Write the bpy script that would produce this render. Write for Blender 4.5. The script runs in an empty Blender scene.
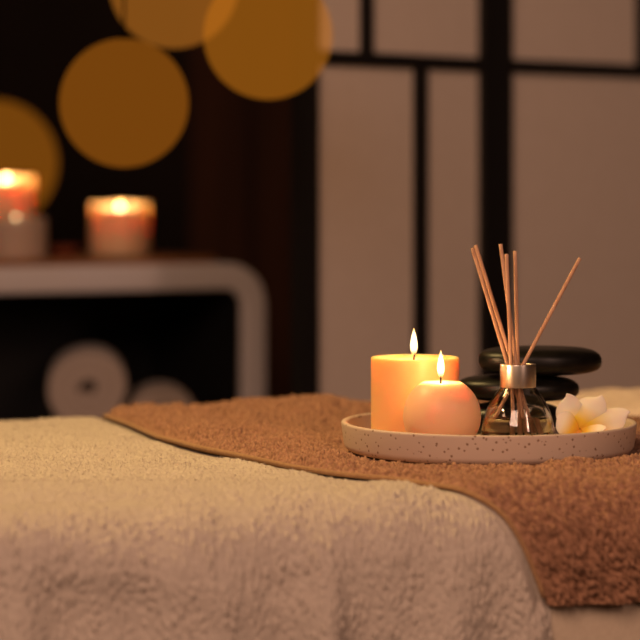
import bpy, math
import numpy as np
from mathutils import Vector, Matrix

S = bpy.context.scene
COL = S.collection
PI = math.pi
rng = np.random.default_rng(7)

# ------------------------------------------------------------------ camera
F = 2400.0            # focal length in pixels of the 640 px frame
HZ = 190.0            # eye-level line in the frame
CZ = 0.973            # eye height


def X(px, d):
    return (px - 320.0) / F * d


def Z(py, d):
    return CZ - (py - HZ) / F * d


cam_d = bpy.data.cameras.new('camera')
cam = bpy.data.objects.new('camera', cam_d)
COL.objects.link(cam)
cam.location = (0, 0, CZ)
cam.rotation_euler = (PI / 2, 0, 0)
cam_d.sensor_width = 36.0
cam_d.lens = F / 640 * 36
cam_d.shift_y = -(320 - HZ) / 640
cam_d.dof.use_dof = True
cam_d.dof.focus_distance = 2.01
cam_d.dof.aperture_fstop = 4.1
cam_d.dof.aperture_blades = 9
cam_d.clip_start = 0.02
S.camera = cam

# ------------------------------------------------------------------ world, light, exposure
w = bpy.data.worlds.new('world')
S.world = w
w.use_nodes = True
w.node_tree.nodes['Background'].inputs[0].default_value = (0.35, 0.22, 0.14, 1)
w.node_tree.nodes['Background'].inputs[1].default_value = 0.05


def area(name, loc, target, size, power, color, size_y=None):
    l = bpy.data.lights.new(name, 'AREA')
    l.energy = power
    l.color = color
    l.size = size
    if size_y:
        l.shape = 'RECTANGLE'
        l.size_y = size_y
    o = bpy.data.objects.new(name, l)
    COL.objects.link(o)
    o.location = loc
    o.rotation_euler = (Vector(target) - Vector(loc)).to_track_quat('-Z', 'Y').to_euler()
    return o


kl = area('warm_key_light', (-0.62, 2.35, 1.9), (-0.08, 2.0, 0.75), 0.35, 5.2, (1.0, 0.66, 0.24))  # unseen area light added as a warm key from above left
kl.data.spread = math.radians(95)
area('soft_fill_light', (-0.6, -0.1, 2.15), (0.2, 2.6, 0.85), 1.1, 40, (1.0, 0.60, 0.42))  # unseen area light added as pinkish fill from the camera side
area('side_streak_light', (1.25, 0.1, 1.75), (0.2, 2.2, 0.8), 0.22, 13, (1.0, 0.58, 0.42), 1.1)  # unseen tall narrow light, shaped to put a streak on the bottle
S.view_settings.view_transform = 'Standard'
S.view_settings.look = 'None'
S.view_settings.gamma = 1.0
S.view_settings.use_curve_mapping = False
S.view_settings.exposure = -0.12

# ------------------------------------------------------------------ helpers


def lin(r, g, b):
    def f(c):
        c /= 255.0
        return c / 12.92 if c <= 0.04045 else ((c + 0.055) / 1.055) ** 2.4
    return (f(r), f(g), f(b), 1.0)


def mat(name, col=(0.5, 0.5, 0.5, 1), rough=0.6, metal=0.0, **kw):
    m = bpy.data.materials.new(name)
    m.use_nodes = True
    b = m.node_tree.nodes['Principled BSDF']
    b.inputs['Base Color'].default_value = col
    b.inputs['Roughness'].default_value = rough
    b.inputs['Metallic'].default_value = metal
    for k, v in kw.items():
        b.inputs[k.replace('_', ' ')].default_value = v
    return m


def nt(m):
    t = m.node_tree
    return t, t.nodes, t.links, t.nodes['Principled BSDF']


def noise_color(m, c1, c2, scale, detail=4, stretch=(1, 1, 1), bump=0.0, bdist=0.001, lo=0.35, hi=0.65, rough=None):
    t, N, L, b = nt(m)
    tc = N.new('ShaderNodeTexCoord')
    mp = N.new('ShaderNodeMapping')
    mp.inputs['Scale'].default_value = stretch
    n = N.new('ShaderNodeTexNoise')
    n.inputs['Scale'].default_value = scale
    n.inputs['Detail'].default_value = detail
    r = N.new('ShaderNodeValToRGB')
    r.color_ramp.elements[0].position = lo
    r.color_ramp.elements[1].position = hi
    r.color_ramp.elements[0].color = c1
    r.color_ramp.elements[1].color = c2
    L.new(tc.outputs['Object'], mp.inputs[0])
    L.new(mp.outputs[0], n.inputs['Vector'])
    L.new(n.outputs['Fac'], r.inputs[0])
    L.new(r.outputs[0], b.inputs['Base Color'])
    if bump:
        bp = N.new('ShaderNodeBump')
        bp.inputs['Strength'].default_value = bump
        bp.inputs['Distance'].default_value = bdist
        L.new(n.outputs['Fac'], bp.inputs['Height'])
        L.new(bp.outputs[0], b.inputs['Normal'])
    return n


def tag(o, label=None, cat=None, group=None, kind=None):
    if label:
        o['label'] = label
    if cat:
        o['category'] = cat
    if group:
        o['group'] = group
    if kind:
        o['kind'] = kind
    return o


def empty(name, loc, label=None, cat=None, group=None, rz=0.0):
    o = bpy.data.objects.new(name, None)
    COL.objects.link(o)
    o.empty_display_size = 0.02
    o.location = loc
    o.rotation_euler = (0, 0, rz)
    return tag(o, label, cat, group)


def mesh(name, verts, faces, m, parent=None, loc=(0, 0, 0), rz=0.0, smooth=True, uv=None):
    me = bpy.data.meshes.new(name)
    if isinstance(verts, np.ndarray):
        verts = verts.tolist()
    me.from_pydata(verts, [], faces if not isinstance(faces, np.ndarray) else faces.tolist())
    me.materials.append(m)
    if smooth:
        me.polygons.foreach_set('use_smooth', np.ones(len(me.polygons), dtype=bool))
    if uv is not None:
        ul = me.uv_layers.new(name='uv')
        idx = np.zeros(len(me.loops), dtype=np.int32)
        me.loops.foreach_get('vertex_index', idx)
        ul.data.foreach_set('uv', np.asarray(uv, dtype=np.float32)[idx].ravel())
    me.update()
    o = bpy.data.objects.new(name, me)
    COL.objects.link(o)
    o.location = loc
    o.rotation_euler = (0, 0, rz)
    if parent:
        o.parent = parent
    return o


def lathe_geo(prof, n=64, rmod=None, zmod=None):
    """prof: list of (r, z); r == 0 closes the end."""
    V, Fc = [], []
    rings = []
    for k, (r, z) in enumerate(prof):
        if r <= 1e-7:
            rings.append([len(V)])
            V.append((0, 0, z))
        else:
            ring = []
            for i in range(n):
                a = 2 * PI * i / n
                rr = r * (rmod(a, z) if rmod else 1)
                zz = z + (zmod(a, k, r, z) if zmod else 0)
                ring.append(len(V))
                V.append((rr * math.cos(a), rr * math.sin(a), zz))
            rings.append(ring)
    for a, b in zip(rings[:-1], rings[1:]):
        for i in range(n):
            j = (i + 1) % n
            if len(a) == 1 and len(b) == 1:
                continue
            if len(a) == 1:
                Fc.append((a[0], b[j], b[i]))
            elif len(b) == 1:
                Fc.append((a[i], a[j], b[0]))
            else:
                Fc.append((a[i], a[j], b[j], b[i]))
    return V, Fc


def lathe(name, prof, m, parent=None, loc=(0, 0, 0), n=64, **k):
    V, Fc = lathe_geo(prof, n, **k)
    return mesh(name, V, Fc, m, parent, loc)


def rounded(pts, r=0.002, seg=4):
    """Round the inner corners of an open (r,z) profile."""
    out = [pts[0]]
    for i in range(1, len(pts) - 1):
        p, a, b = Vector(pts[i]), Vector(pts[i - 1]), Vector(pts[i + 1])
        da, db = (a - p), (b - p)
        q = min(r, da.length * 0.45, db.length * 0.45)
        s, e = p + da.normalized() * q, p + db.normalized() * q
        for k in range(seg + 1):
            t = k / seg
            out.append(tuple((1 - t) ** 2 * s + 2 * t * (1 - t) * p + t * t * e))
    out.append(pts[-1])
    return [tuple(x) for x in out]


def tube_geo(path, rad, n=10, cap=True):
    path = [Vector(p) for p in path]
    V, Fc = [], []
    prev = None
    for i, p in enumerate(path):
        t = (path[min(i + 1, len(path) - 1)] - path[max(i - 1, 0)]).normalized()
        if prev is None:
            ref = Vector((0, 0, 1)) if abs(t.z) < 0.9 else Vector((1, 0, 0))
            a = t.cross(ref).normalized()
        else:
            a = (prev - t * prev.dot(t)).normalized()
        prev = a
        b = t.cross(a)
        r = rad(i / max(1, len(path) - 1)) if callable(rad) else rad
        for k in range(n):
            an = 2 * PI * k / n
            V.append(tuple(p + a * math.cos(an) * r + b * math.sin(an) * r))
    for i in range(len(path) - 1):
        for k in range(n):
            j = (k + 1) % n
            Fc.append((i * n + k, i * n + j, (i + 1) * n + j, (i + 1) * n + k))
    if cap:
        Fc.append(tuple(range(n - 1, -1, -1)))
        Fc.append(tuple((len(path) - 1) * n + k for k in range(n)))
    return V, Fc


def tube(name, path, rad, m, parent=None, n=10, loc=(0, 0, 0)):
    V, Fc = tube_geo(path, rad, n)
    return mesh(name, V, Fc, m, parent, loc)


def box(name, lo, hi, m, parent=None, bevel=0.0, rz=0.0, loc=(0, 0, 0), seg=3):
    x0, y0, z0 = lo
    x1, y1, z1 = hi
    V = [(x0, y0, z0), (x1, y0, z0), (x1, y1, z0), (x0, y1, z0), (x0, y0, z1), (x1, y0, z1), (x1, y1, z1), (x0, y1, z1)]
    Fc = [(3, 2, 1, 0), (4, 5, 6, 7), (0, 1, 5, 4), (1, 2, 6, 5), (2, 3, 7, 6), (3, 0, 4, 7)]
    o = mesh(name, V, Fc, m, parent, loc, rz, smooth=bool(bevel))
    if bevel:
        b = o.modifiers.new('bevel', 'BEVEL')
        b.width = bevel
        b.segments = seg
    return o


def band(nu, nv, step, wl, bw=0.45, seed=0):
    """Band-limited noise of wavelength wl (m) on a grid of the given step; unit std."""
    g = np.random.default_rng(seed).standard_normal((nu, nv))
    G = np.fft.rfft2(g)
    fu = np.fft.fftfreq(nu, step)[:, None]
    fv = np.fft.rfftfreq(nv, step)[None, :]
    f = np.sqrt(fu ** 2 + fv ** 2) * wl
    G *= np.exp(-((f - 1) / bw) ** 2)
    r = np.fft.irfft2(G, s=(nu, nv))
    return r / r.std()


def sst(a, b, x):
    t = np.clip((x - a) / (b - a), 0, 1)
    return t * t * (3 - 2 * t)


# ------------------------------------------------------------------ materials
M = {}
m = M['wall'] = mat('dark_wall', rough=0.75, Specular_IOR_Level=0.15)
noise_color(m, (0.012, 0.007, 0.0045, 1), (0.018, 0.010, 0.006, 1), 3)
m = M['wood_wall'] = mat('red_brown_panelling', rough=0.7, Specular_IOR_Level=0.15)
noise_color(m, (0.028, 0.010, 0.0035, 1), (0.075, 0.026, 0.009, 1), 14, 6, (1, 1, 0.05), 0.3, 0.002)
m = M['floor'] = mat('dark_floorboards', rough=0.45)
noise_color(m, (0.03, 0.014, 0.007, 1), (0.06, 0.03, 0.014, 1), 9, 5, (1, 0.08, 1), 0.2, 0.002)
M['ceiling'] = mat('ceiling_paint', (0.12, 0.09, 0.07, 1), 0.9)
M['lacquer'] = mat('black_lacquered_wood', (0.006, 0.0045, 0.004, 1), 0.55)
m = M['paper'] = mat('shoji_paper', rough=0.9)
noise_color(m, (0.70, 0.60, 0.51, 1), (0.72, 0.62, 0.53, 1), 60, 3)
M['white_laminate'] = mat('white_laminate', (0.80, 0.76, 0.76, 1), 0.4)
M['black_laminate'] = mat('black_laminate', (0.006, 0.006, 0.007, 1), 0.6)
m = M['board'] = mat('brown_board', rough=0.5)
noise_color(m, (0.26, 0.11, 0.04, 1), (0.40, 0.18, 0.07, 1), 12, 5, (1, 6, 1), 0.1)


def towel_mat(name, c1, c2, sheen):
    m = mat(name, c1, 0.95)
    n = noise_color(m, c1, c2, 260, 3, lo=0.3, hi=0.7, bump=0.35, bdist=0.0008)
    b = m.node_tree.nodes['Principled BSDF']
    b.inputs['Sheen Weight'].default_value = sheen
    b.inputs['Sheen Roughness'].default_value = 0.5
    b.inputs['Specular IOR Level'].default_value = 0.1
    return m


M['white_terry'] = towel_mat('white_terry', (0.47, 0.40, 0.34, 1), (0.57, 0.50, 0.425, 1), 0.08)
M['brown_terry'] = towel_mat('brown_terry', (0.20, 0.098, 0.055, 1), (0.45, 0.245, 0.150, 1), 0.08)
M['cream_terry'] = towel_mat('cream_terry', (0.74, 0.62, 0.46, 1), (0.82, 0.70, 0.54, 1), 0.25)
M['roll_terry'] = towel_mat('roll_terry', (0.50, 0.42, 0.36, 1), (0.58, 0.49, 0.42, 1), 0.2)
M['sheet'] = towel_mat('cream_sheet', (0.55, 0.45, 0.34, 1), (0.60, 0.50, 0.38, 1), 0.1)
M['hem'] = towel_mat('brown_hem', (0.30, 0.17, 0.085, 1), (0.38, 0.22, 0.11, 1), 0.1)
M['vinyl'] = mat('table_vinyl', (0.05, 0.03, 0.02, 1), 0.5)


def wax(name, c, radius=(1.0, 0.60, 0.34), scale=0.035):
    m = mat(name, c, 0.42)
    b = m.node_tree.nodes['Principled BSDF']
    b.inputs['Subsurface Weight'].default_value = 1.0
    b.inputs['Subsurface Radius'].default_value = radius
    b.inputs['Subsurface Scale'].default_value = scale
    b.inputs['Specular IOR Level'].default_value = 0.3
    return m


M['wax_orange'] = wax('peach_wax', (0.94, 0.50, 0.21, 1), scale=0.020)
M['wax_ball'] = wax('pale_peach_wax', (0.95, 0.56, 0.33, 1), scale=0.018)
M['wax_white'] = wax('white_wax', (0.62, 0.46, 0.36, 1), scale=0.008)
M['wax_shelf'] = wax('pale_orange_wax', (0.97, 0.60, 0.35, 1), (1.0, 0.95, 0.9), 0.03)
M['wick'] = mat('charred_wick', (0.012, 0.008, 0.006, 1), 0.9)

# flame: glowing gas, brightest and whitest in the middle, orange at the tip, faint at the foot
m = M['flame'] = bpy.data.materials.new('flame')
m.use_nodes = True
N, L = m.node_tree.nodes, m.node_tree.links
N.clear()
out = N.new('ShaderNodeOutputMaterial')
add = N.new('ShaderNodeAddShader')
tr = N.new('ShaderNodeBsdfTransparent')
em = N.new('ShaderNodeEmission')
tc = N.new('ShaderNodeTexCoord')
sx = N.new('ShaderNodeSeparateXYZ')
rc = N.new('ShaderNodeValToRGB')
e = rc.color_ramp.elements
e[0].position, e[0].color = 0.0, (0.9, 0.30, 0.08, 1)
e[1].position, e[1].color = 1.0, (1.0, 0.50, 0.12, 1)
x_ = e.new(0.22); x_.color = (1.0, 0.66, 0.30, 1)
x_ = e.new(0.65); x_.color = (1.0, 0.74, 0.38, 1)
rs = N.new('ShaderNodeMapRange')
rs.inputs[1].default_value, rs.inputs[2].default_value = 0.0, 0.3
rs.inputs[3].default_value, rs.inputs[4].default_value = 0.4, 2.4
L.new(tc.outputs['Generated'], sx.inputs[0])
L.new(sx.outputs['Z'], rc.inputs[0])
L.new(sx.outputs['Z'], rs.inputs[0])
L.new(rc.outputs[0], em.inputs[0])
L.new(rs.outputs[0], em.inputs[1])
L.new(tr.outputs[0], add.inputs[0])
L.new(em.outputs[0], add.inputs[1])
L.new(add.outputs[0], out.inputs[0])


fm = M['flame_bright'] = m.copy()
fm.name = 'flame_bright'
for nd in fm.node_tree.nodes:
    if nd.type == 'MAP_RANGE':
        nd.inputs[3].default_value, nd.inputs[4].default_value = 2.0, 7.0


def bokeh_mat(name, col, strength):  # even see-through glow imitating a blurred disc of light
    m = bpy.data.materials.new(name)
    m.use_nodes = True
    N, L = m.node_tree.nodes, m.node_tree.links
    N.clear()
    out = N.new('ShaderNodeOutputMaterial')
    add = N.new('ShaderNodeAddShader')
    tr = N.new('ShaderNodeBsdfTransparent')
    tr.inputs[0].default_value = (0.85, 0.80, 0.70, 1)
    em = N.new('ShaderNodeEmission')
    em.inputs[0].default_value = col
    em.inputs[1].default_value = strength
    L.new(tr.outputs[0], add.inputs[0])
    L.new(em.outputs[0], add.inputs[1])
    L.new(add.outputs[0], out.inputs[0])
    return m


m = M['stone'] = mat('black_basalt', rough=0.38, Specular_IOR_Level=0.32)
noise_color(m, (0.003, 0.0025, 0.002, 1), (0.007, 0.006, 0.005, 1), 90, 4, bump=0.12, bdist=0.0005)
# tray: cast stone with dark flecks and pits
m = M['tray'] = mat('flecked_cast_stone', rough=0.7)
t, N, L, b = nt(m)
tc = N.new('ShaderNodeTexCoord')
vo = N.new('ShaderNodeTexVoronoi'); vo.inputs['Scale'].default_value = 190
no = N.new('ShaderNodeTexNoise'); no.inputs['Scale'].default_value = 70; no.inputs['Detail'].default_value = 3
cr = N.new('ShaderNodeValToRGB')
cr.color_ramp.elements[0].position, cr.color_ramp.elements[0].color = 0.16, (0, 0, 0, 1)
cr.color_ramp.elements[1].position, cr.color_ramp.elements[1].color = 0.24, (1, 1, 1, 1)
th = N.new('ShaderNodeMath'); th.operation = 'GREATER_THAN'; th.inputs[1].default_value = 0.31
mx = N.new('ShaderNodeMath'); mx.operation = 'MAXIMUM'
mc = N.new('ShaderNodeMix'); mc.data_type = 'RGBA'
mc.inputs[6].default_value = (0.27, 0.17, 0.11, 1)
mc.inputs[7].default_value = (0.58, 0.45, 0.36, 1)
inv = N.new('ShaderNodeMath'); inv.operation = 'SUBTRACT'; inv.inputs[0].default_value = 1.0
bp = N.new('ShaderNodeBump'); bp.inputs['Strength'].default_value = 0.5; bp.inputs['Distance'].default_value = 0.0006
L.new(tc.outputs['Object'], vo.inputs['Vector']); L.new(tc.outputs['Object'], no.inputs['Vector'])
L.new(vo.outputs['Distance'], cr.inputs[0])
L.new(no.outputs['Fac'], th.inputs[0]); L.new(th.outputs[0], inv.inputs[1])
L.new(cr.outputs[0], mx.inputs[0]); L.new(inv.outputs[0], mx.inputs[1])
L.new(mx.outputs[0], mc.inputs[0]); L.new(mc.outputs[2], b.inputs['Base Color'])
L.new(mx.outputs[0], bp.inputs['Height']); L.new(bp.outputs[0], b.inputs['Normal'])

M['glass'] = mat('clear_glass', (0.98, 0.97, 0.94, 1), 0.02, Transmission_Weight=1.0, IOR=1.48)
M['liquid'] = mat('scented_oil', (0.78, 0.74, 0.60, 1), 0.0, Transmission_Weight=1.0, IOR=1.36)
M['silver'] = mat('brushed_silver', (0.78, 0.70, 0.62, 1), 0.32, 1.0)
M['hole'] = mat('stopper_plastic', (0.05, 0.04, 0.035, 1), 0.6)
m = M['reed'] = mat('rattan_reed', rough=0.75)
noise_color(m, (0.46, 0.24, 0.14, 1), (0.62, 0.37, 0.24, 1), 300, 4, (1, 1, 0.06), 0.4, 0.0004)
m = M['reed_end'] = mat('reed_cut_end', (0.62, 0.42, 0.28, 1), 0.9)
# frangipani petals: cream white running into yellow at the throat (uv.x runs from throat to tip)
m = M['petal'] = mat('frangipani_petal', rough=0.5)
t, N, L, b = nt(m)
b.inputs['Subsurface Weight'].default_value = 0.5
b.inputs['Subsurface Radius'].default_value = (1.0, 0.6, 0.3)
b.inputs['Subsurface Scale'].default_value = 0.003
uvn = N.new('ShaderNodeUVMap'); uvn.uv_map = 'uv'
sx = N.new('ShaderNodeSeparateXYZ')
cr = N.new('ShaderNodeValToRGB')
e = cr.color_ramp.elements
e[0].position, e[0].color = 0.0, (0.85, 0.33, 0.02, 1)
e[1].position, e[1].color = 1.0, (0.86, 0.74, 0.64, 1)
q = e.new(0.30); q.color = (0.92, 0.55, 0.05, 1)
q = e.new(0.70); q.color = (0.90, 0.78, 0.60, 1)
L.new(uvn.outputs[0], sx.inputs[0]); L.new(sx.outputs[0], cr.inputs[0]); L.new(cr.outputs[0], b.inputs['Base Color'])
M['cable'] = mat('black_cable', (0.004, 0.003, 0.002, 1), 0.9, Specular_IOR_Level=0.0)
m = M['red_dish'] = mat('red_brown_wood', (0.22, 0.05, 0.02, 1), 0.6)

# ------------------------------------------------------------------ room
RX0, RX1, RY0, RY1, RH = -2.4, 2.6, -1.6, 4.7, 2.6
for nm, lo, hi, mm in [
    ('floor', (RX0, RY0, -0.1), (RX1, RY1, 0), M['floor']),
    ('ceiling', (RX0, RY0, RH), (RX1, RY1, RH + 0.1), M['ceiling']),
    ('wall_back', (RX0, RY1, 0), (RX1, RY1 + 0.1, RH), M['wall']),
    ('wall_left', (RX0 - 0.1, RY0, 0), (RX0, RY1, RH), M['wall']),
    ('wall_right', (RX1, RY0, 0), (RX1 + 0.1, RY1, RH), M['wall']),
    ('wall_front', (RX0, RY0 - 0.1, 0), (RX1, RY0, RH), M['wall']),
]:
    tag(box(nm, lo, hi, mm), kind='structure')
# vertical red-brown boards on the back wall behind and right of the white shelf
V, Fc = [], []
for k in range(8):
    x0 = X(190, RY1) + k * 0.12
    a = len(V)
    x1 = x0 + 0.117
    y0 = RY1 - 0.02
    V += [(x0, y0, 0), (x1, y0, 0), (x1, RY1, 0), (x0, RY1, 0), (x0, y0, RH), (x1, y0, RH), (x1, RY1, RH), (x0, RY1, RH)]
    Fc += [tuple(a + i for i in f) for f in [(3, 2, 1, 0), (4, 5, 6, 7), (0, 1, 5, 4), (1, 2, 6, 5), (2, 3, 7, 6), (3, 0, 4, 7)]]
tag(mesh('trim_1', V, Fc, M['wood_wall'], smooth=False), kind='structure')

# ------------------------------------------------------------------ folding screen
scr = empty('folding_screen', (X(303, 3.0), 3.0, 0), 'black lattice folding screen with pale paper panes standing behind the table', 'folding screen')


def screen_panel(x, y, ang, W, upper, lower, zb, top=1.8):
    """Local x runs along the panel; origin at its left foot."""
    p = mesh('panel', *stack_boxes([
        (0, 0, 0.0, 0.026, top), (W - 0.026, 0, 0.0, W, top),
        (0.026, 0, top - 0.04, W - 0.026, top), (0.026, 0, 0.06, W - 0.026, 0.12),
        (0.026, 0.003, zb - 0.009, W - 0.026, zb + 0.009),
        (0.026, 0.003, 0.50, W - 0.026, 0.516),
    ] + [(u - 0.009, 0.003, zb + 0.009, u + 0.009, top - 0.04) for u in upper]
      + [(u - 0.0105, 0.003, 0.516, u + 0.0105, zb - 0.009) for u in lower]
      , 0.024), M['lacquer'], scr, (x, y, 0), ang, smooth=False)
    mesh('paper', *stack_boxes([(0.02, 0.011, 0.1, W - 0.02, top - 0.02)], 0.0015), M['paper'], p, smooth=False)
    return p


def stack_boxes(bs, depth):
    V, Fc = [], []
    for (x0, y0, z0, x1, z1) in bs:
        a = len(V)
        y1 = depth - y0 if depth > 0.01 else y0 + depth
        V += [(x0, y0, z0), (x1, y0, z0), (x1, y1, z0), (x0, y1, z0), (x0, y0, z1), (x1, y0, z1), (x1, y1, z1), (x0, y1, z1)]
        Fc += [tuple(a + i for i in f) for f in [(3, 2, 1, 0), (4, 5, 6, 7), (0, 1, 5, 4), (1, 2, 6, 5), (2, 3, 7, 6), (3, 0, 4, 7)]]
    return V, Fc


def along(x, y, ang, px):
    """distance along a panel line from (x,y) at which it meets frame column px"""
    k = (px - 320) / F
    return (k * y - x) / (math.cos(ang) - k * math.sin(ang))


x0, y0, a0 = X(303, 3.0), 3.0, math.radians(40)
W0 = along(x0, y0, a0, 497.5)
screen_panel(0, 0, a0, W0, [along(x0, y0, a0, 370)], [along(x0, y0, a0, 424)], Z(57, 3.02))
x1, y1, a1 = x0 + (W0 + 0.001) * math.cos(a0), y0 + (W0 + 0.001) * math.sin(a0), math.radians(36)
screen_panel(x1 - x0, y1 - y0, a1, W0, [along(x1, y1, a1, 645)], [along(x1, y1, a1, 668)], Z(57, 3.02))
x2, y2, a2 = x1 + W0 * math.cos(a1), y1 + W0 * math.sin(a1), math.radians(8)
screen_panel(x2 - x0 + 0.002, y2 - y0, a2, W0, [W0 * 0.4], [W0 * 0.6], Z(57, 3.02))

# ------------------------------------------------------------------ massage table and its cloths
TH = math.radians(14)
O = np.array([0.0, 1.765])
U = np.array([math.cos(TH), math.sin(TH)])
Vv = np.array([-math.sin(TH), math.cos(TH)])
ZT, WD, RF, RB = 0.738, 0.70, 0.045, 0.03
STOP = -(WD - RF - RB)          # s at which the back curve starts


def surf(u, s, o):
    """World points of a cloth lying on the table: u along it, s across (0 = front curve starts, + = down the front)."""
    u, s, o = np.broadcast_arrays(np.asarray(u, float), np.asarray(s, float), np.asarray(o, float))
    a = np.clip(s, 0, PI * RF / 2) / RF
    bk = np.clip(STOP - s, 0, PI * RB / 2) / RB
    v = RF - np.clip(s, STOP, 0) - RF * np.sin(a) + RB * np.sin(bk)
    z = ZT - RF * (1 - np.cos(a)) - np.clip(s - PI * RF / 2, 0, None) - RB * (1 - np.cos(bk)) - np.clip(STOP - s - PI * RB / 2, 0, None)
    nv = -np.sin(a) + np.sin(bk)
    nz = np.cos(a) * np.cos(bk)
    v = v + nv * o
    z = z + nz * o
    P = np.empty(u.shape + (3,))
    P[..., 0] = O[0] + u * U[0] + v * Vv[0]
    P[..., 1] = O[1] + u * U[1] + v * Vv[1]
    P[..., 2] = z
    return P


def locate(px, py, o=0.01):
    """(u, s) on the table cloth seen at a frame position."""
    u = np.arange(-0.6, 0.6, 0.003)[:, None]
    s = np.arange(STOP, 0.2, 0.003)[None, :]
    P = surf(u, s, o)
    X_ = 320 + F * P[..., 0] / P[..., 1]
    Y_ = HZ - F * (P[..., 2] - CZ) / P[..., 1]
    D = (X_ - px) ** 2 + (Y_ - py) ** 2
    i = np.unravel_index(np.argmin(D), D.shape)
    return float(u[i[0], 0]), float(s[0, i[1]])


def grid_faces(nu, nv):
    i = np.arange(nu - 1)[:, None] * nv + np.arange(nv - 1)[None, :]
    return np.stack([i, i + 1, i + nv + 1, i + nv], -1).reshape(-1, 4)


def big_mesh(name, P, Q, m, parent=None, tufts=None):
    """Grid mesh plus loose terry loops (triangles) built fast with foreach_set."""
    V = P.reshape(-1, 3)
    nq = len(Q)
    T = np.zeros((0, 3), int)
    if tufts is not None:
        V = np.vstack([V, tufts[0]])
        T = tufts[1] + len(P.reshape(-1, 3))
    me = bpy.data.meshes.new(name)
    me.vertices.add(len(V))
    me.vertices.foreach_set('co', V.astype(np.float32).ravel())
    loops = np.concatenate([Q.ravel(), T.ravel()]).astype(np.int32)
    me.loops.add(len(loops))
    me.loops.foreach_set('vertex_index', loops)
    me.polygons.add(nq + len(T))
    ls = np.concatenate([np.arange(nq) * 4, nq * 4 + np.arange(len(T)) * 3]).astype(np.int32)
    me.polygons.foreach_set('loop_start', ls)
    me.polygons.foreach_set('use_smooth', np.ones(nq + len(T), dtype=bool))
    me.materials.append(m)
    me.update(calc_edges=True)
    me.validate()
    o = bpy.data.objects.new(name, me)
    COL.objects.link(o)
    if parent:
        o.parent = parent
    return o


def normals(P):
    du = np.gradient(P, axis=0)
    dv = np.gradient(P, axis=1)
    n = np.cross(dv, du)
    n /= np.linalg.norm(n, axis=-1, keepdims=True) + 1e-12
    return n


def make_tufts(P, n, count, length, width, rg, lean=0.8, flow=None, mask=None):
    nu, nv = P.shape[:2]
    i = rg.integers(1, nu - 1, count)
    j = rg.integers(1, nv - 1, count)
    if mask is not None:
        ok_ = rg.random(count) < mask[i, j]
        i, j = i[ok_], j[ok_]
        count = len(i)
    fi, fj = rg.random(count)[:, None], rg.random(count)[:, None]
    i2, j2 = np.minimum(i + 1, nu - 1), np.minimum(j + 1, nv - 1)
    B = P[i, j] * (1 - fi) + P[i2, j] * fi + (P[i, j2] - P[i, j]) * fj
    nn = n[i, j]
    d = nn + rg.standard_normal((count, 3)) * lean * 0.5
    if flow is not None:
        d = d + flow[i, j]
    dn = (d * nn).sum(1, keepdims=True)
    d = d + nn * np.clip(0.35 - dn, 0, None)
    d /= np.linalg.norm(d, axis=1, keepdims=True)
    L_ = length * (0.6 + 0.7 * rg.random(count))[:, None]
    side = np.cross(d, rg.standard_normal((count, 3)))
    side /= np.linalg.norm(side, axis=1, keepdims=True) + 1e-9
    curl = rg.standard_normal((count, 3)) * length * 0.25
    curl -= nn * np.clip((curl * nn).sum(1, keepdims=True), None, 0)
    B = B - nn * 0.0003
    mid = B + d * L_ * 0.55
    a, b = B - side * width, B + side * width
    c, e_ = mid + side * width * 0.9, mid - side * width * 0.9
    tip = B + d * L_ + curl
    Vt = np.stack([a, b, c, e_, tip], 1).reshape(-1, 3)
    k = np.arange(count)[:, None] * 5
    T = np.concatenate([k + [0, 1, 2], k + [0, 2, 3], k + [3, 2, 4]], 1).reshape(-1, 3)
    return Vt, T


# the table itself
tb = empty('massage_table', (O[0], O[1], 0), 'padded massage table standing under the towels', 'massage table', rz=TH)
b_ = box('padded_top', (-0.92, 0.006, 0.66), (0.92, WD - 0.006, ZT - 0.002), M['vinyl'], tb, bevel=0.035, seg=5)
box('frame', (-0.88, 0.06, 0.58), (0.88, WD - 0.06, 0.66), M['lacquer'], tb)
for lx in (-0.8, 0.76):
    for ly in (0.08, WD - 0.12):
        box('leg', (lx, ly, 0), (lx + 0.04, ly + 0.04, 0.58), M['lacquer'], tb, bevel=0.004)

# sheet
step = 0.006
us = np.arange(-0.90, 0.90, step)
ss = np.arange(STOP - 0.22, 0.30, step)
o_ = 0.001 + 0.004 * sst(0.0, 0.1, ss)[None, :] + np.zeros((len(us), 1))
P = surf(us[:, None], ss[None, :], o_ + 0.002 * sst(0.1, 0.3, ss)[None, :] * np.sin(us[:, None] * 40))
tag(big_mesh('bed_sheet', P, grid_faces(len(us), len(ss)), M['sheet']),
    'beige sheet hanging down the table front below the brown towel', 'sheet')

# brown towel: left edge runs as seen in the photo, then down the front to a hanging corner
edge_px = [(106, 413), (130, 423), (160, 436), (200, 447), (240, 455), (290, 466), (340, 472), (400, 477), (445, 484), (480, 494),
           (503, 508), (520, 530), (533, 560), (549, 606)]
ep = [locate(*p) for p in edge_px]
es = np.array([p[1] for p in ep])
eu = np.array([p[0] for p in ep])
od = np.argsort(es)
es, eu = es[od], eu[od]

SGR = np.linspace(STOP - 0.12, es[-1], 560)
UGR = np.interp(SGR, es, eu, left=eu[0] + 0.004)
ker = np.hanning(31); ker /= ker.sum()
UGR = np.convolve(np.pad(UGR, 15, mode='edge'), ker, 'valid')

# white towel under the brown one: its right edge shows below the brown corner
step = 0.0016
nu, nv = 1024, 608
uL = -0.74
s0 = STOP - 0.11
uu = (np.arange(nu) / (nu - 1))
ss = s0 + np.arange(nv) * ((0.235 - s0) / (nv - 1))
ur = locate(553, 630)[0]
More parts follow.
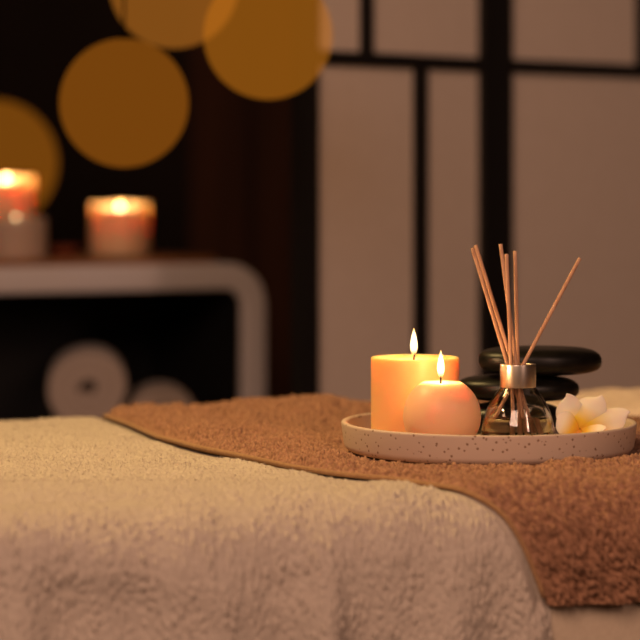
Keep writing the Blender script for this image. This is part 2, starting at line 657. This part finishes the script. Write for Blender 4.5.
# the white towel ends at ur on the hanging front, and runs on further back under the brown towel
uend = ur + 0.0 * ss
ug = uL + uu[:, None] * (uend[None, :] - uL)
sg = np.broadcast_to(ss[None, :], ug.shape)
lump = 0.0017 * np.abs(band(nu, nv, step, 0.014, 0.4, seed=11)) * (0.35 + 0.38 * sst(-0.06, 0.03, sg)) + 0.0004 * band(nu, nv, step, 0.0048, 0.4, seed=12)
fold = 0.0022 * band(nu, nv, step, 0.16, 0.5, seed=13)
hang = sst(0.02, 0.16, sg)
drape = hang * (0.0130 * (np.exp(1.3 * np.sin(ug * 60 + 0.9 + 5 * sg + 1.2 * np.sin(ug * 21))) / 2.4 - 0.6) + 0.0045 * np.sin(ug * 117 + 2.0) + 0.012)
ufold, sfold = locate(80, 497)
lft = sst(ufold + 0.20, ufold + 0.02, ug)
dip = -0.0055 * np.exp(-(((sg - sfold - 0.10 * (ug - ufold)) / 0.020) ** 2)) * lft
dip += 0.0060 * np.exp(-(((sg - sfold - 0.055 - 0.25 * (ug - ufold)) / 0.020) ** 2)) * lft
dip += 0.0035 * np.exp(-(((sg - sfold + 0.07) / 0.035) ** 2)) * lft
edge = np.minimum(1, (uend[None, :] - ug) / 0.01)
o_ = 0.0065 * np.clip(edge, 0.15, 1) + lump + np.clip(fold, -0.003, 0.003) * (0.3 + 0.5 * sst(STOP + 0.1, STOP + 0.3, sg)) + drape + dip
cover = sst(-0.014, -0.005, ug - np.interp(sg, SGR, UGR)) * (1 - sst(es[-1] - 0.002, es[-1] + 0.010, sg))
o_ = np.maximum(o_, 0.0038 + 0.004 * hang)
o_ = o_ * (1 - cover) + (0.0045 + 0.001 * hang) * cover
P = surf(ug, sg, o_)
n_ = normals(P)
if n_[nu // 2, nv // 3, 2] < 0:
    n_ = -n_
flow = np.zeros(P.shape)
flow[..., 0] = 0.35 * band(nu, nv, step, 0.009, 0.5, seed=14)
flow[..., 1] = 0.35 * band(nu, nv, step, 0.009, 0.5, seed=15)
tf = make_tufts(P, n_, 110000, 0.0020, 0.00020, rng, 0.7, flow, 1 - sst(0, 0.3, cover))

tag(big_mesh('white_towel', P, grid_faces(nu, nv), M['white_terry'], tufts=tf),
    'large cream white terry towel draped over the table front at the left', 'towel')

SB = es[-1]                                   # the hem on the hanging front
s0 = STOP - 0.05
TX, TY = X(488.5, 2.07), 2.07
UT = float((np.array([TX, TY]) - O) @ U)
VT = float((np.array([TX, TY]) - O) @ Vv)
nu, nv = 760, 560
ss = np.linspace(s0, SB, nv)
ul_ = np.interp(ss, SGR, UGR)
UR = 0.62
uu = np.linspace(0, 1, nu) ** 1.0
ug = ul_[None, :] + uu[:, None] * (UR - ul_[None, :])
sg = np.broadcast_to(ss[None, :], ug.shape)
st2 = 0.0013
press = np.clip(1.25 - (((ug - UT) ** 2 + (RF - sg - VT) ** 2) ** 0.5 / 0.138) ** 12, 0, 1)   # pile flattened under the tray
press = np.maximum(press, sst(0.345, 0.360, ug) * sst(0.470, 0.480, RF - sg))
lump = (0.0042 + 0.0008 * sst(0, 0.05, sg)) * (np.clip(np.abs(band(nu, nv, st2, 0.0115, 0.4, seed=21)), 0, 1.5) ** 0.8 - 0.25) + 0.0008 * band(nu, nv, st2, 0.0042, 0.4, seed=22)
lump = lump * (1 - press) + 0.0004 * press
din = ug - ul_[None, :]
rise = sst(0, 0.008, din)
hng = sst(0.02, 0.12, sg)
fr = sst(-0.16, -0.10, sg) * (1 - sst(-0.03, 0.02, sg))      # the strip before the tray lies flatter
lump = lump * (0.15 + 0.85 * sst(0, 0.007, din))
# the towel is bunched up towards the back of the table, more so towards the tray
v_ = RF - sg
ridge = (1 - press) * 0.024 * np.exp(-((v_ - 0.60) / 0.075) ** 2) * sst(eu[0] - 0.0, eu[0] + 0.30, ug) * (1 - 0.9 * sst(0.10, 0.24, ug))
ridge += 0.005 * np.exp(-((din - 0.03) / 0.02) ** 2) * sst(-0.25, -0.35, sg)
near_tray = np.exp(-(((ug - 0.21) / 0.16) ** 2 + ((v_ - 0.26) / 0.13) ** 2) ** 2)
wob = 0.0022 * band(nu, nv, st2, 0.09, 0.4, seed=23) * (1 - near_tray) * sst(0, 0.05, din)
wob = wob * (1 - press)
rho = np.hypot(ug - UT, RF - sg - VT)
phi = np.arctan2(RF - sg - VT, ug - UT)
# soft roll of towel pushed up in front of the tray at the right
wob = wob + 0.0065 * np.exp(-((rho - 0.158) / 0.013) ** 2) * np.exp(-((phi + 0.95) / 0.62) ** 2)
lift = 0.0025 * np.exp(-((din) / 0.014) ** 2) * np.exp(-((ug - locate(235, 454)[0]) / 0.06) ** 2)
# diagonal fold falling from the tray to the lower right, and soft drape
uf, sf = locate(560, 525)
diag = 0.010 * np.exp(-(((ug - uf) - 0.75 * (sg - sf)) / 0.014) ** 2) * hng
dr = hng * (0.003 * np.sin(ug * 70 + 1.2) + 0.0035)
o_ = 0.0075 + (0.0040 - 0.002 * hng - 0.0022 * fr) * rise - 0.0027 * press + lump + np.clip(wob, -0.002, 0.007) + ridge + lift + diag + dr
P = surf(ug, sg, o_)
n_ = normals(P)
if n_[nu // 2, nv // 3, 2] < 0:
    n_ = -n_
flow = np.zeros(P.shape)
flow[..., 0] = 0.5 * band(nu, nv, st2, 0.007, 0.5, seed=24)
flow[..., 1] = 0.5 * band(nu, nv, st2, 0.007, 0.5, seed=25)
tf = make_tufts(P, n_, 50000, 0.0018, 0.00024, rng, 0.8, flow, 1 - press)
bt = empty('brown_towel', tuple(P[0, -1]), 'brown terry towel lying under the stone tray, one corner hanging over the table front', 'towel')
bo = big_mesh('terry_cloth', P - P[0, -1], grid_faces(nu, nv), M['brown_terry'], bt,
              tufts=(tf[0] - P[0, -1], tf[1]))
hp = [tuple(p) for p in (surf(ul_ - 0.0022, ss, o_[0] - lump[0] + 0.0002) - P[0, -1])[::5]]
tube('hem', hp, 0.0021, M['hem'], bt, 8)
# turned thickness below the edge so the towel reads as a thick cloth
LP = surf(ul_ + 0.0005, ss, 0.0062 + 0 * ss)
EP = surf(ul_, ss, o_[0])
Pb = np.stack([EP, LP], 0) - P[0, -1]
big_mesh('edge_band', Pb, grid_faces(2, nv), M['hem'], bt)
BP = surf(ug[:, -1], SB, 0.0062 + 0 * ug[:, -1])
Pb = np.stack([P[:, -1], BP], 0) - P[0, -1]
big_mesh('bottom_edge', Pb, grid_faces(2, nu), M['brown_terry'], bt)

# folded cream towel behind the brown one at the right
nu, nv = 300, 220
a = np.linspace(0, 1, nu)[:, None]
b = np.linspace(0, 1, nv)[None, :]
hgt = 0.0165 * (np.sin(np.clip(b, 0, 1) * PI) ** 0.30) * sst(0, 0.28, a) ** 0.6 * (1 - sst(0.97, 1.0, a))
lp = 0.0008 * band(nu, nv, 0.0014, 0.006, 0.45, seed=31) + 0.0014 * band(nu, nv, 0.0014, 0.06, 0.45, seed=32)
u0_ = 0.372
ucr = u0_ + a * 0.42 + 0 * b
vcr = 0.49 + 0.11 * (1 - sst(0, 0.30, a)) + b * (0.19 - 0.10 * (1 - sst(0, 0.3, a)))
P = surf(ucr, RF - vcr, 0.0102 + hgt + lp * sst(0.15, 0.6, hgt / 0.02))
n_ = normals(P)
if n_[nu // 2, nv // 2, 2] < 0:
    n_ = -n_
tf = make_tufts(P, n_, 50000, 0.0022, 0.00024, rng, 0.7, None, sst(0.004, 0.007, hgt))
tag(big_mesh('folded_towel', P, grid_faces(nu, nv), M['cream_terry'], tufts=tf),
    'folded pale cream towel lying behind the tray at the right back of the table', 'towel')

# ------------------------------------------------------------------ stone tray
TZ = 0.7490
TX, TY, TR = X(488.5, 2.07), 2.07, 0.1272
prof = rounded([(0, 0), (0.1205, 0), (0.1245, 0.004), (TR, 0.0250), (0.1222, 0.0250), (0.1175, 0.0082), (0, 0.0082)], 0.0022)
tray = lathe('stone_tray', prof, M['tray'], None, (TX, TY, TZ), 160)
tag(tray, 'round speckled beige stone tray on the brown towel holding candles and stones', 'tray')
FZ = TZ + 0.0082


# ------------------------------------------------------------------ candles
def flame(parent, x, y, z, h, wdt, power, lean=0.0, rad=0.003, m='flame'):
    prof = []
    n = 22
    for i in range(n + 1):
        t = i / n
        r = wdt * 0.5 * (math.sin(PI * min(1, t ** 0.66)) ** 1.05) * 1.02
        prof.append((max(r, 0) if 0 < i < n else 0, t * h))
    V, Fc = lathe_geo(prof, 24)
    V = [(a + lean * (c / h) ** 2, b_, c) for a, b_, c in V]
    mesh('flame', V, Fc, M[m], parent, (x, y, z))
    l = bpy.data.lights.new('flame_light', 'POINT')
    l.energy = power
    l.color = (1.0, 0.56, 0.24)
    l.shadow_soft_size = rad
    o = bpy.data.objects.new('flame_light', l)
    COL.objects.link(o)
    o.parent = parent
    o.location = (x, y, z + h * 0.45)


def wick(parent, x, y, z, h, bend=0.0):
    tube('wick', [(x, y, z - 0.003), (x, y, z + h * 0.4), (x + bend * 0.5, y, z + h * 0.75), (x + bend, y, z + h)], 0.0008, M['wick'], parent, 8)


# pillar candle
c = empty('pillar_candle', (X(415, 2.08), 2.08, FZ), 'wide peach pillar candle burning at the left of the stone tray', 'candle')
r = 44 / F * 2.08
H = Z(357, 2.08) - FZ
n_rim = rounded([(0, 0), (r - 0.0005, 0), (r, 0.004), (r, H), (r - 0.0035, H), (r - 0.008, H - 0.0022), (0, H - 0.0035)], 0.0018)
lathe('wax', n_rim, M['wax_orange'], c, n=96)
wick(c, -0.001, 0, H - 0.0035, 0.007, 0.0012)
flame(c, -0.0010, 0, H + 0.0012, 0.0240, 0.0060, 0.22)

# ball candle
c = empty('ball_candle', (X(442, 2.0), 2.0, FZ), 'round peach ball candle burning in front of the pillar candle', 'candle')
R = 39 / F * 2.0
H = Z(382, 2.0) - FZ
zc = 0.0275
prof = [(0, 0)]
a0_ = math.asin(min(1, zc / R))
a1_ = math.asin(min(1, (H - zc) / R))
for i in range(33):
    an = -a0_ + (a0_ + a1_) * i / 32
    prof.append((R * math.cos(an), zc + R * math.sin(an)))
prof += [(R * math.cos(a1_) * 0.8, H - 0.0008), (0, H - 0.0015)]
lathe('wax', prof, M['wax_ball'], c, n=96)
wick(c, -0.001, 0, H - 0.0015, 0.0065, 0.0)
flame(c, -0.0010, 0, H + 0.0032, 0.0235, 0.0058, 0.18)

# ------------------------------------------------------------------ hot stones
def stone(x, y, z0, wx, wy, h, rz, label, seed, flat=2.6):
    g = np.random.default_rng(seed)
    ph = g.random(4) * 6.28
    prof = []
    for i in range(25):
        an = -PI / 2 + PI * i / 24
        cr_ = abs(math.cos(an)) ** (2 / flat)
        sz = math.copysign(abs(math.sin(an)) ** (2 / 2.8), math.sin(an))
        prof.append((cr_ if 0 < i < 24 else 0, sz * 0.5 + 0.5))
    V, Fc = lathe_geo(prof, 72)
    out_ = []
    for (a, b_, c_) in V:
        t_ = math.atan2(b_, a)
        k = 1 + 0.02 * math.sin(2 * t_ + ph[0]) + 0.015 * math.sin(3 * t_ + ph[1])
        out_.append((a * wx / 2 * k, b_ * wy / 2 * k, c_ * h + (a * a + b_ * b_) * 0.0012 * math.sin(t_ + ph[2]) * math.sin(PI * c_)))
    o = mesh('hot_stone', out_, Fc, M['stone'], None, (x, y, z0), rz)
    return tag(o, label, 'stone', 'massage stones stacked on the tray')


zs = FZ + 0.0002
stone(X(513, 2.135), 2.135, zs, 0.088, 0.070, 0.0275, 0.1, 'black massage stone at the bottom of the stack, mostly hidden behind the bottle', 1)
stone(X(517.5, 2.14), 2.14, zs + 0.0275, 0.106, 0.078, 0.0235, -0.05, 'flat black massage stone in the middle of the stack', 2, 3.2)
stone(X(539, 2.14), 2.14, zs + 0.051, 0.1100, 0.080, 0.0250, 0.08, 'wide flat black massage stone on top of the stack', 3, 4.2)

# ------------------------------------------------------------------ reed diffuser
DX, DY = X(518, 2.04), 2.04
df = empty('diffuser_bottle', (DX, DY, FZ), 'small clear glass reed diffuser bottle with a silver collar on the tray', 'diffuser')
zt, zb_ = Z(364, 2.04) - FZ, Z(387, 2.04) - FZ
outer = [(0, 0), (0.0300, 0), (0.0318, 0.003), (0.0314, 0.012), (0.0295, 0.021), (0.0265, 0.030), (0.0225, 0.038), (0.0178, 0.0445), (0.0140, zb_ + 0.001), (0.0128, zb_ + 0.004), (0.0128, zt - 0.003)]
outer = rounded(outer, 0.004, 3)
inner = [(0.0108, zt - 0.003), (0.0108, zb_ + 0.003), (0.0125, zb_ - 0.001), (0.0160, 0.0435), (0.0205, 0.0375), (0.0247, 0.0295), (0.0277, 0.0205), (0.0296, 0.012), (0.0296, 0.006), (0.0280, 0.0045), (0, 0.0045)]
lathe('glass_body', outer + inner, M['glass'], df, n=96)
lv = Z(417, 2.04) - FZ
liq = [(0, 0.0048), (0.0276, 0.0048), (0.0293, 0.0065), (0.0293, 0.012), (0.0276, 0.0198)]
liq = [p for p in liq if p[1] < lv - 0.0005] + [(np.interp(lv, [0.012, 0.0205, 0.0295], [0.0294, 0.0275, 0.0244]), lv), (0, lv)]
lathe('scented_oil', liq, M['liquid'], df, n=96)
cr_ = 18 / F * 2.04
lathe('collar', rounded([(cr_ - 0.0015, zb_), (cr_, zb_), (cr_, zt), (cr_ - 0.0028, zt), (cr_ - 0.0028, zt - 0.0022), (cr_ - 0.0015, zt - 0.0026), (cr_ - 0.0015, zb_)], 0.0006), M['silver'], df, n=96)
lathe('stopper', [(0, zt - 0.006), (0.0105, zt - 0.006), (0.0105, zt - 0.0024), (cr_ - 0.0016, zt - 0.0024), (cr_ - 0.0016, zt - 0.0016), (0, zt - 0.0016)], M['hole'], df, n=48)

reeds = [  # tip px, px where it passes the collar top, depth offsets tip / collar
    (472.5, 248, 507.5, -0.012, 0.002, 'left-leaning rattan reed in the diffuser, outer of the leaning pair'),
    (475.5, 245, 512.5, 0.010, 0.006, 'left-leaning rattan reed in the diffuser, inner of the leaning pair'),
    (500.5, 244, 516.0, 0.004, -0.002, 'tallest rattan reed in the diffuser, just right of the leaning pair'),
    (506.5, 254, 511.0, -0.014, -0.006, 'shortest near-upright rattan reed in the diffuser, third from the right'),
    (515.0, 251, 517.8, 0.012, 0.005, 'upright rattan reed in the middle of the diffuser'),
    (580.0, 258, 523.5, 0.000, 0.001, 'single rattan reed leaning far to the right out of the diffuser'),
]
for tx, ty, cx, dt, dc, lab in reeds:
    dT, dC = DY + dt, DY + dc
    T_ = Vector((X(tx, dT), dT, Z(ty, dT)))
    C_ = Vector((X(cx, dC), dC, Z(364, dC)))
    dirn = (C_ - T_)
    # run down to the bottle floor
    k = (FZ + 0.0075 - T_.z) / dirn.z
    B_ = T_ + dirn * k
    rad_ = math.hypot(B_.x - DX, B_.y - DY)
    lim = 0.0225
    if rad_ > lim:
        # stop where the reed meets the glass wall
        for q in range(200):
            k -= 0.005
            B_ = T_ + dirn * k
            hz = B_.z - FZ
            rw = np.interp(hz, [0.006, 0.012, 0.0205, 0.0295, 0.0375, 0.0435, 0.055], [0.0290, 0.029, 0.027, 0.024, 0.020, 0.0155, 0.011]) - 0.003
            if math.hypot(B_.x - DX, B_.y - DY) < rw:
                break
    ax = (T_ - B_)
    n_ = 26
    pth = [tuple((B_ + ax * (i / n_)) - B_) for i in range(n_ + 1)]
    o = tube('reed_stick', pth, 0.00165, M['reed'], None, 12, loc=tuple(B_))
    tag(o, lab, 'reed', 'rattan reeds in the diffuser')

# ------------------------------------------------------------------ frangipani flower
FC = Vector((X(578, 2.025), 2.025, Z(431, 2.025)))
fl = empty('frangipani_flower', (FC.x, FC.y, FZ), 'white frangipani flower with a yellow throat lying at the right of the tray', 'flower')


def petal(vec, side, W, cup, arch, twist=0.0, p=1.0):
    vec = Vector(vec)
    Lp = vec.length
    d = vec.normalized()
    s_ = Vector(side)
    s_ = (s_ - d * s_.dot(d)).normalized()
    n = d.cross(s_).normalized()
    nt_, nw = 26, 15
    V, uv = [], []
    for i in range(nt_ + 1):
        t = i / nt_
        wd = W * (math.sin(PI * min(1.0, (0.04 + 0.96 * t) ** 0.9 * 1.0)) ** 0.55) * (0.30 + 0.80 * t ** 0.8) if t < 1 else W * 0.04
        for j in range(nw + 1):
            q = 2 * j / nw - 1
            off = cup * (q * q) * math.sin(PI * min(1, t * 0.95)) + arch * math.sin(PI * t * 0.9) - twist * q * t
            # asymmetric overlap lip as on a frangipani
            tt = t + 0.05 * q * p * t * t
            P_ = d * Lp * tt + s_ * (q * wd) + n * off
            V.append((P_.x, P_.y, P_.z + FC.z - FZ))
            uv.append((min(1, t * 1.0), q * 0.5 + 0.5))
    Fc = []
    for i in range(nt_):
        for j in range(nw):
            a = i * (nw + 1) + j
            Fc.append((a, a + 1, a + nw + 2, a + nw + 1))
    o = mesh('petal', V, Fc, M['petal'], fl, uv=uv)
    sd = o.modifiers.new('thick', 'SOLIDIFY')
    sd.thickness = 0.0009
    sd.offset = 0
    sb = o.modifiers.new('sub', 'SUBSURF')
    sb.levels = 1
    sb.render_levels = 1


mm = 2.025 / F
petal((-10 * mm, 0.017, 34 * mm), (1, 0.2, 0.30), 0.0155, 0.003, 0.004, 0.002)
petal((-22 * mm, -0.002, 13 * mm), (0.55, 0.2, 1), 0.0130, 0.002, -0.003, 0.0)
petal((24 * mm, 0.020, 33 * mm), (1, -0.1, -0.6), 0.0175, 0.003, 0.003, 0.002)
petal((53 * mm, 0.014, 16 * mm), (-0.1, 0.5, 1), 0.0150, -0.003, -0.004, -0.001)
petal((26 * mm, -0.008, 3.5 * mm), (0.2, 1, 0.55), 0.0095, 0.002, -0.002)
tube('flower_tube', [(0, 0, FC.z - FZ + 0.001), (0.001, 0.004, 0.008), (0.002, 0.008, 0.0022)], lambda t: 0.0030 - 0.001 * t, M['petal'], fl, 12)

# ------------------------------------------------------------------ white rounded shelf unit
SA = math.radians(28)
SZ = Z(263, 3.53)
cx0, cy0 = X(267, 3.55), 3.55
sh = empty('shelf_unit', (cx0, cy0, 0), 'white rounded shelf unit with a dark inside at the left behind the table', 'shelf', rz=SA)
SW, SD = 0.95, 0.34
ZL = 0.533


def rr(x0, z0, x1, z1, r, n=8):
    pts = []
    for (cx, cz, a) in [(x1 - r, z1 - r, 0), (x0 + r, z1 - r, 90), (x0 + r, z0 + r, 180), (x1 - r, z0 + r, 270)]:
        for i in range(n + 1):
            t = math.radians(a + 90 * i / n)
            pts.append((cx + r * math.cos(t), cz + r * math.sin(t)))
    return pts


def ring_prism(po, pi, y0, y1):
    n = len(po)
    V = [(x, y0, z) for x, z in po] + [(x, y0, z) for x, z in pi] + [(x, y1, z) for x, z in po] + [(x, y1, z) for x, z in pi]
    Fc = []
    for i in range(n):
        j = (i + 1) % n
        Fc += [(i, n + i, n + j, j), (2 * n + i, 2 * n + j, 3 * n + j, 3 * n + i), (i, j, 2 * n + j, 2 * n + i), (n + i, 3 * n + i, 3 * n + j, n + j)]
    return V, Fc


T = 0.0385
po, pi_ = rr(-SW, ZL, 0, SZ, 0.062), rr(-SW + T, ZL + T, -T, SZ - T, 0.026)
V, Fc = ring_prism(po, pi_, 0, SD)
o = mesh('frame', V, Fc, M['white_laminate'], sh)
bv = o.modifiers.new('bevel', 'BEVEL'); bv.width = 0.004; bv.segments = 2; bv.limit_method = 'ANGLE'; bv.angle_limit = math.radians(50)
pj = rr(-SW + T + 0.003, ZL + T + 0.003, -T - 0.003, SZ - T - 0.003, 0.023)
V, Fc = ring_prism(pi_, pj, 0.012, SD - 0.01)
mesh('inner_lining', V, Fc, M['black_laminate'], sh, smooth=False)
box('back_panel', (-SW + T, SD - 0.01, ZL + T), (-T, SD - 0.004, SZ - T), M['black_laminate'], sh)
for lx in (-SW + 0.08, -0.08):
    for ly in (0.05, SD - 0.05):
        lathe('leg', [(0, 0), (0.011, 0), (0.018, ZL), (0, ZL)], M['white_laminate'], sh, (lx, ly, 0), 20)
LB = ZL + T + 0.003


def local(px, d):
    return X(px, d), d


# board on the shelf
pts = rr(-0.66, 0.0, -0.06, 0.31, 0.05)
n = len(pts)
lo_, hi_ = SZ + 0.0003, SZ + 0.0095
V = [(x, y + 0.004, lo_) for x, y in pts] + [(x, y + 0.004, hi_) for x, y in pts]
Fc = [(i, (i + 1) % n, n + (i + 1) % n, n + i) for i in range(n)] + [tuple(range(n - 1, -1, -1)), tuple(range(n, 2 * n))]
o = mesh('wooden_board', V, Fc, M['board'], None, (cx0, cy0, 0), SA, smooth=False)
tag(o, 'brown wooden board under the candles on top of the white shelf', 'board')


def burnt_candle(px, d, wpx, ytop, depth, material, label, power, fy, fh=0.022, fw=0.011, notch=0.010):
    x, y = local(px, d)
    base = hi_ + 0.0002
    r = wpx / 2 / F * d
    H = Z(ytop, d) - base
    c = empty('shelf_candle', (x, y, base), label, 'candle', 'candles burning on the white shelf')

    def zm(a, k, rr_, z):
        if z > H - 0.006 and rr_ > r * 0.75:
            dd = math.cos(a + PI / 2)
            return -notch * max(0, dd) ** 1.5 - 0.0015 * math.sin(3 * a)
        return 0
    prof = rounded([(0, 0), (r - 0.001, 0), (r, 0.004), (r * 0.995, H * 0.5), (r, H), (r - 0.006, H), (r - 0.011, H - depth), (0, H - depth)], 0.003)
    lathe('wax', prof, material, c, n=72, zmod=zm)
    fz = Z(fy, d) - base - fh * 0.5
    wick(c, 0, 0, H - depth, max(0.004, fz - (H - depth) + 0.002), 0.001)
    flame(c, 0, 0, fz, fh, fw, power, rad=0.004, m='flame_bright' if fh > 0.01 else 'flame')
    return c


burnt_candle(120, 3.60, 61, 202, 0.012, M['wax_shelf'], 'peach pillar candle burning alone at the right of the shelf top', 0.95, 209, notch=0.012)
burnt_candle(6, 3.56, 58, 175, 0.012, M['wax_shelf'], 'taller peach candle burning at the left frame edge on the shelf', 0.85, 181, notch=0.012)
burnt_candle(16, 3.42, 62, 217, 0.010, M['wax_white'], 'short white candle burning in front of the taller shelf candle', 0.015, 217, fh=0.007, fw=0.005, notch=0.004)
# little red-brown dish between the candles
x, y = local(62, 3.50)
o = lathe('small_dish', rounded([(0, 0), (0.018, 0), (0.030, 0.016), (0.028, 0.016), (0.017, 0.004), (0, 0.004)], 0.002), M['red_dish'], None, (x, y, hi_ + 0.0002), 40)
tag(o, 'small low red-brown dish between the candles on the shelf', 'dish')


# rolled towels in the shelf
def rolled(px, py, d, r, label, turns=3.2, start=0.6, base=None, rz=0.04, L1=0.24):
    start = -PI * 0.5 - turns * 2 * PI + start
    x = X(px, d)
    z = Z(py, d) if base is None else base + r
    name = 'rolled_towel'
    th = r / (turns + 0.25)
    nseg = 150
    c_in, c_out = [], []
    for i in range(nseg + 1):
        t = i / nseg
        a = start + t * turns * 2 * PI
        rc = 0.003 + (r - th - 0.003 + 0.001) * t
        wob = 1 + 0.02 * math.sin(3.1 * a) + 0.015 * math.sin(2 * a + 1)
        c_in.append(((rc) * math.cos(a) * wob, (rc) * math.sin(a) * wob))
        rc2 = rc + th * 0.86
        c_out.append(((rc2) * math.cos(a) * wob, (rc2) * math.sin(a) * wob))
    V, Fc = [], []
    L0 = 0.0
    ys = [L0, L0 + 0.004, L1 - 0.004, L1]
    for yi, y_ in enumerate(ys):
        sh_ = 0.0 if yi in (1, 2) else 0.22
        for i in range(nseg + 1):
            a, b_ = Vector(c_in[i]), Vector(c_out[i])
            V.append(tuple(((a + (b_ - a) * sh_).x, y_, (a + (b_ - a) * sh_).y)))
        for i in range(nseg + 1):
            a, b_ = Vector(c_in[i]), Vector(c_out[i])
            p_ = b_ + (a - b_) * sh_
            V.append((p_.x, y_, p_.y))
    n = nseg + 1
    for k in range(3):
        b0, b1 = k * 2 * n, (k + 1) * 2 * n
        for i in range(nseg):
            Fc.append((b0 + i, b1 + i, b1 + i + 1, b0 + i + 1))
            Fc.append((b0 + n + i, b0 + n + i + 1, b1 + n + i + 1, b1 + n + i))
        for i in (0, nseg):
            Fc.append((b0 + i, b0 + n + i, b1 + n + i, b1 + i))
    for i in range(nseg):
        Fc.append((i, i + 1, n + i + 1, n + i))
        e0 = 3 * 2 * n
        Fc.append((e0 + i, e0 + n + i, e0 + n + i + 1, e0 + i + 1))
    o = mesh(name, V, Fc, M['roll_terry'], None, (x, d, z), rz)
    return tag(o, label, 'towel', 'towels stored in the white shelf')


r1 = 0.065
FT = Z(387, 3.47) - 0.0715
# folded towel under the first roll
pp = rr(-0.085, 0, 0.075, FT - LB - 0.001, 0.017)
V = [(x, y_, z) for y_ in (0.0, 0.24) for x, z in pp]
n = len(pp)
Fc = [(i, (i + 1) % n, n + (i + 1) % n, n + i) for i in range(n)] + [tuple(range(n - 1, -1, -1)), tuple(range(n, 2 * n))]
o = mesh('folded_hand_towel', V, Fc, M['roll_terry'], None, (X(78, 3.46), 3.46, LB + 0.0005), SA)
tag(o, 'folded beige towel under the rolled towel in the white shelf', 'towel', 'towels stored in the white shelf')
rolled(90, 0, 3.47, r1, 'larger rolled beige towel with its spiral end showing in the shelf', base=FT + 0.002, start=0.0, rz=0.10, L1=0.2)
rolled(165, 0, 3.51, 0.057, 'lower rolled beige towel half hidden behind the brown towel in the shelf', turns=2.8, start=-0.5, base=LB + 0.0035, rz=0.12, L1=0.13)

# ------------------------------------------------------------------ glowing globes standing in for out-of-focus light discs
base_e = np.array([0.085, 0.027, 0.0014, 1])


def globe(px, py, d, rpx, col, strength, label):
    x, z = X(px, d), Z(py, d)
    r = rpx / F * d
    g = empty('bokeh_globe', (x, d, z), label, 'light disc', 'amber globes standing in for bokeh discs behind the table')
    prof = [(r * math.sin(PI * i / 40) if 0 < i < 40 else 0, -r * math.cos(PI * i / 40)) for i in range(41)]
    lathe('bokeh_sphere', prof, bokeh_mat('amber_bokeh_glow', col, strength), g, n=80)
    lathe('cap', [(0, r * 0.99), (0.006, r * 0.99), (0.005, r + 0.008), (0.002, r + 0.012), (0, r + 0.012)], M['cable'], g, n=20)  # cap and cord are added so the light disc hangs from something
    tube('cord', [(0, 0, r + 0.011), (0, 0, RH - z - 0.001)], 0.0013, M['cable'], g, 8)


globe(124, 103, 2.70, 64.5, (1.0, 0.31, 0.022, 1), 0.103, 'dim amber bokeh disc built as a globe above the lone shelf candle')
globe(268, 35, 2.64, 64.5, (1.0, 0.33, 0.022, 1), 0.125, 'amber bokeh disc built as a globe overlapping the left edge of the screen')
globe(174, -16, 2.80, 64.5, (1.0, 0.34, 0.04, 1), 0.125, 'amber bokeh disc built as a globe, cut off by the top of the picture')
globe(-6, 163, 3.95, 63.5, (1.0, 0.32, 0.022, 1), 0.098, 'amber bokeh disc built as a globe behind the taller shelf candle')
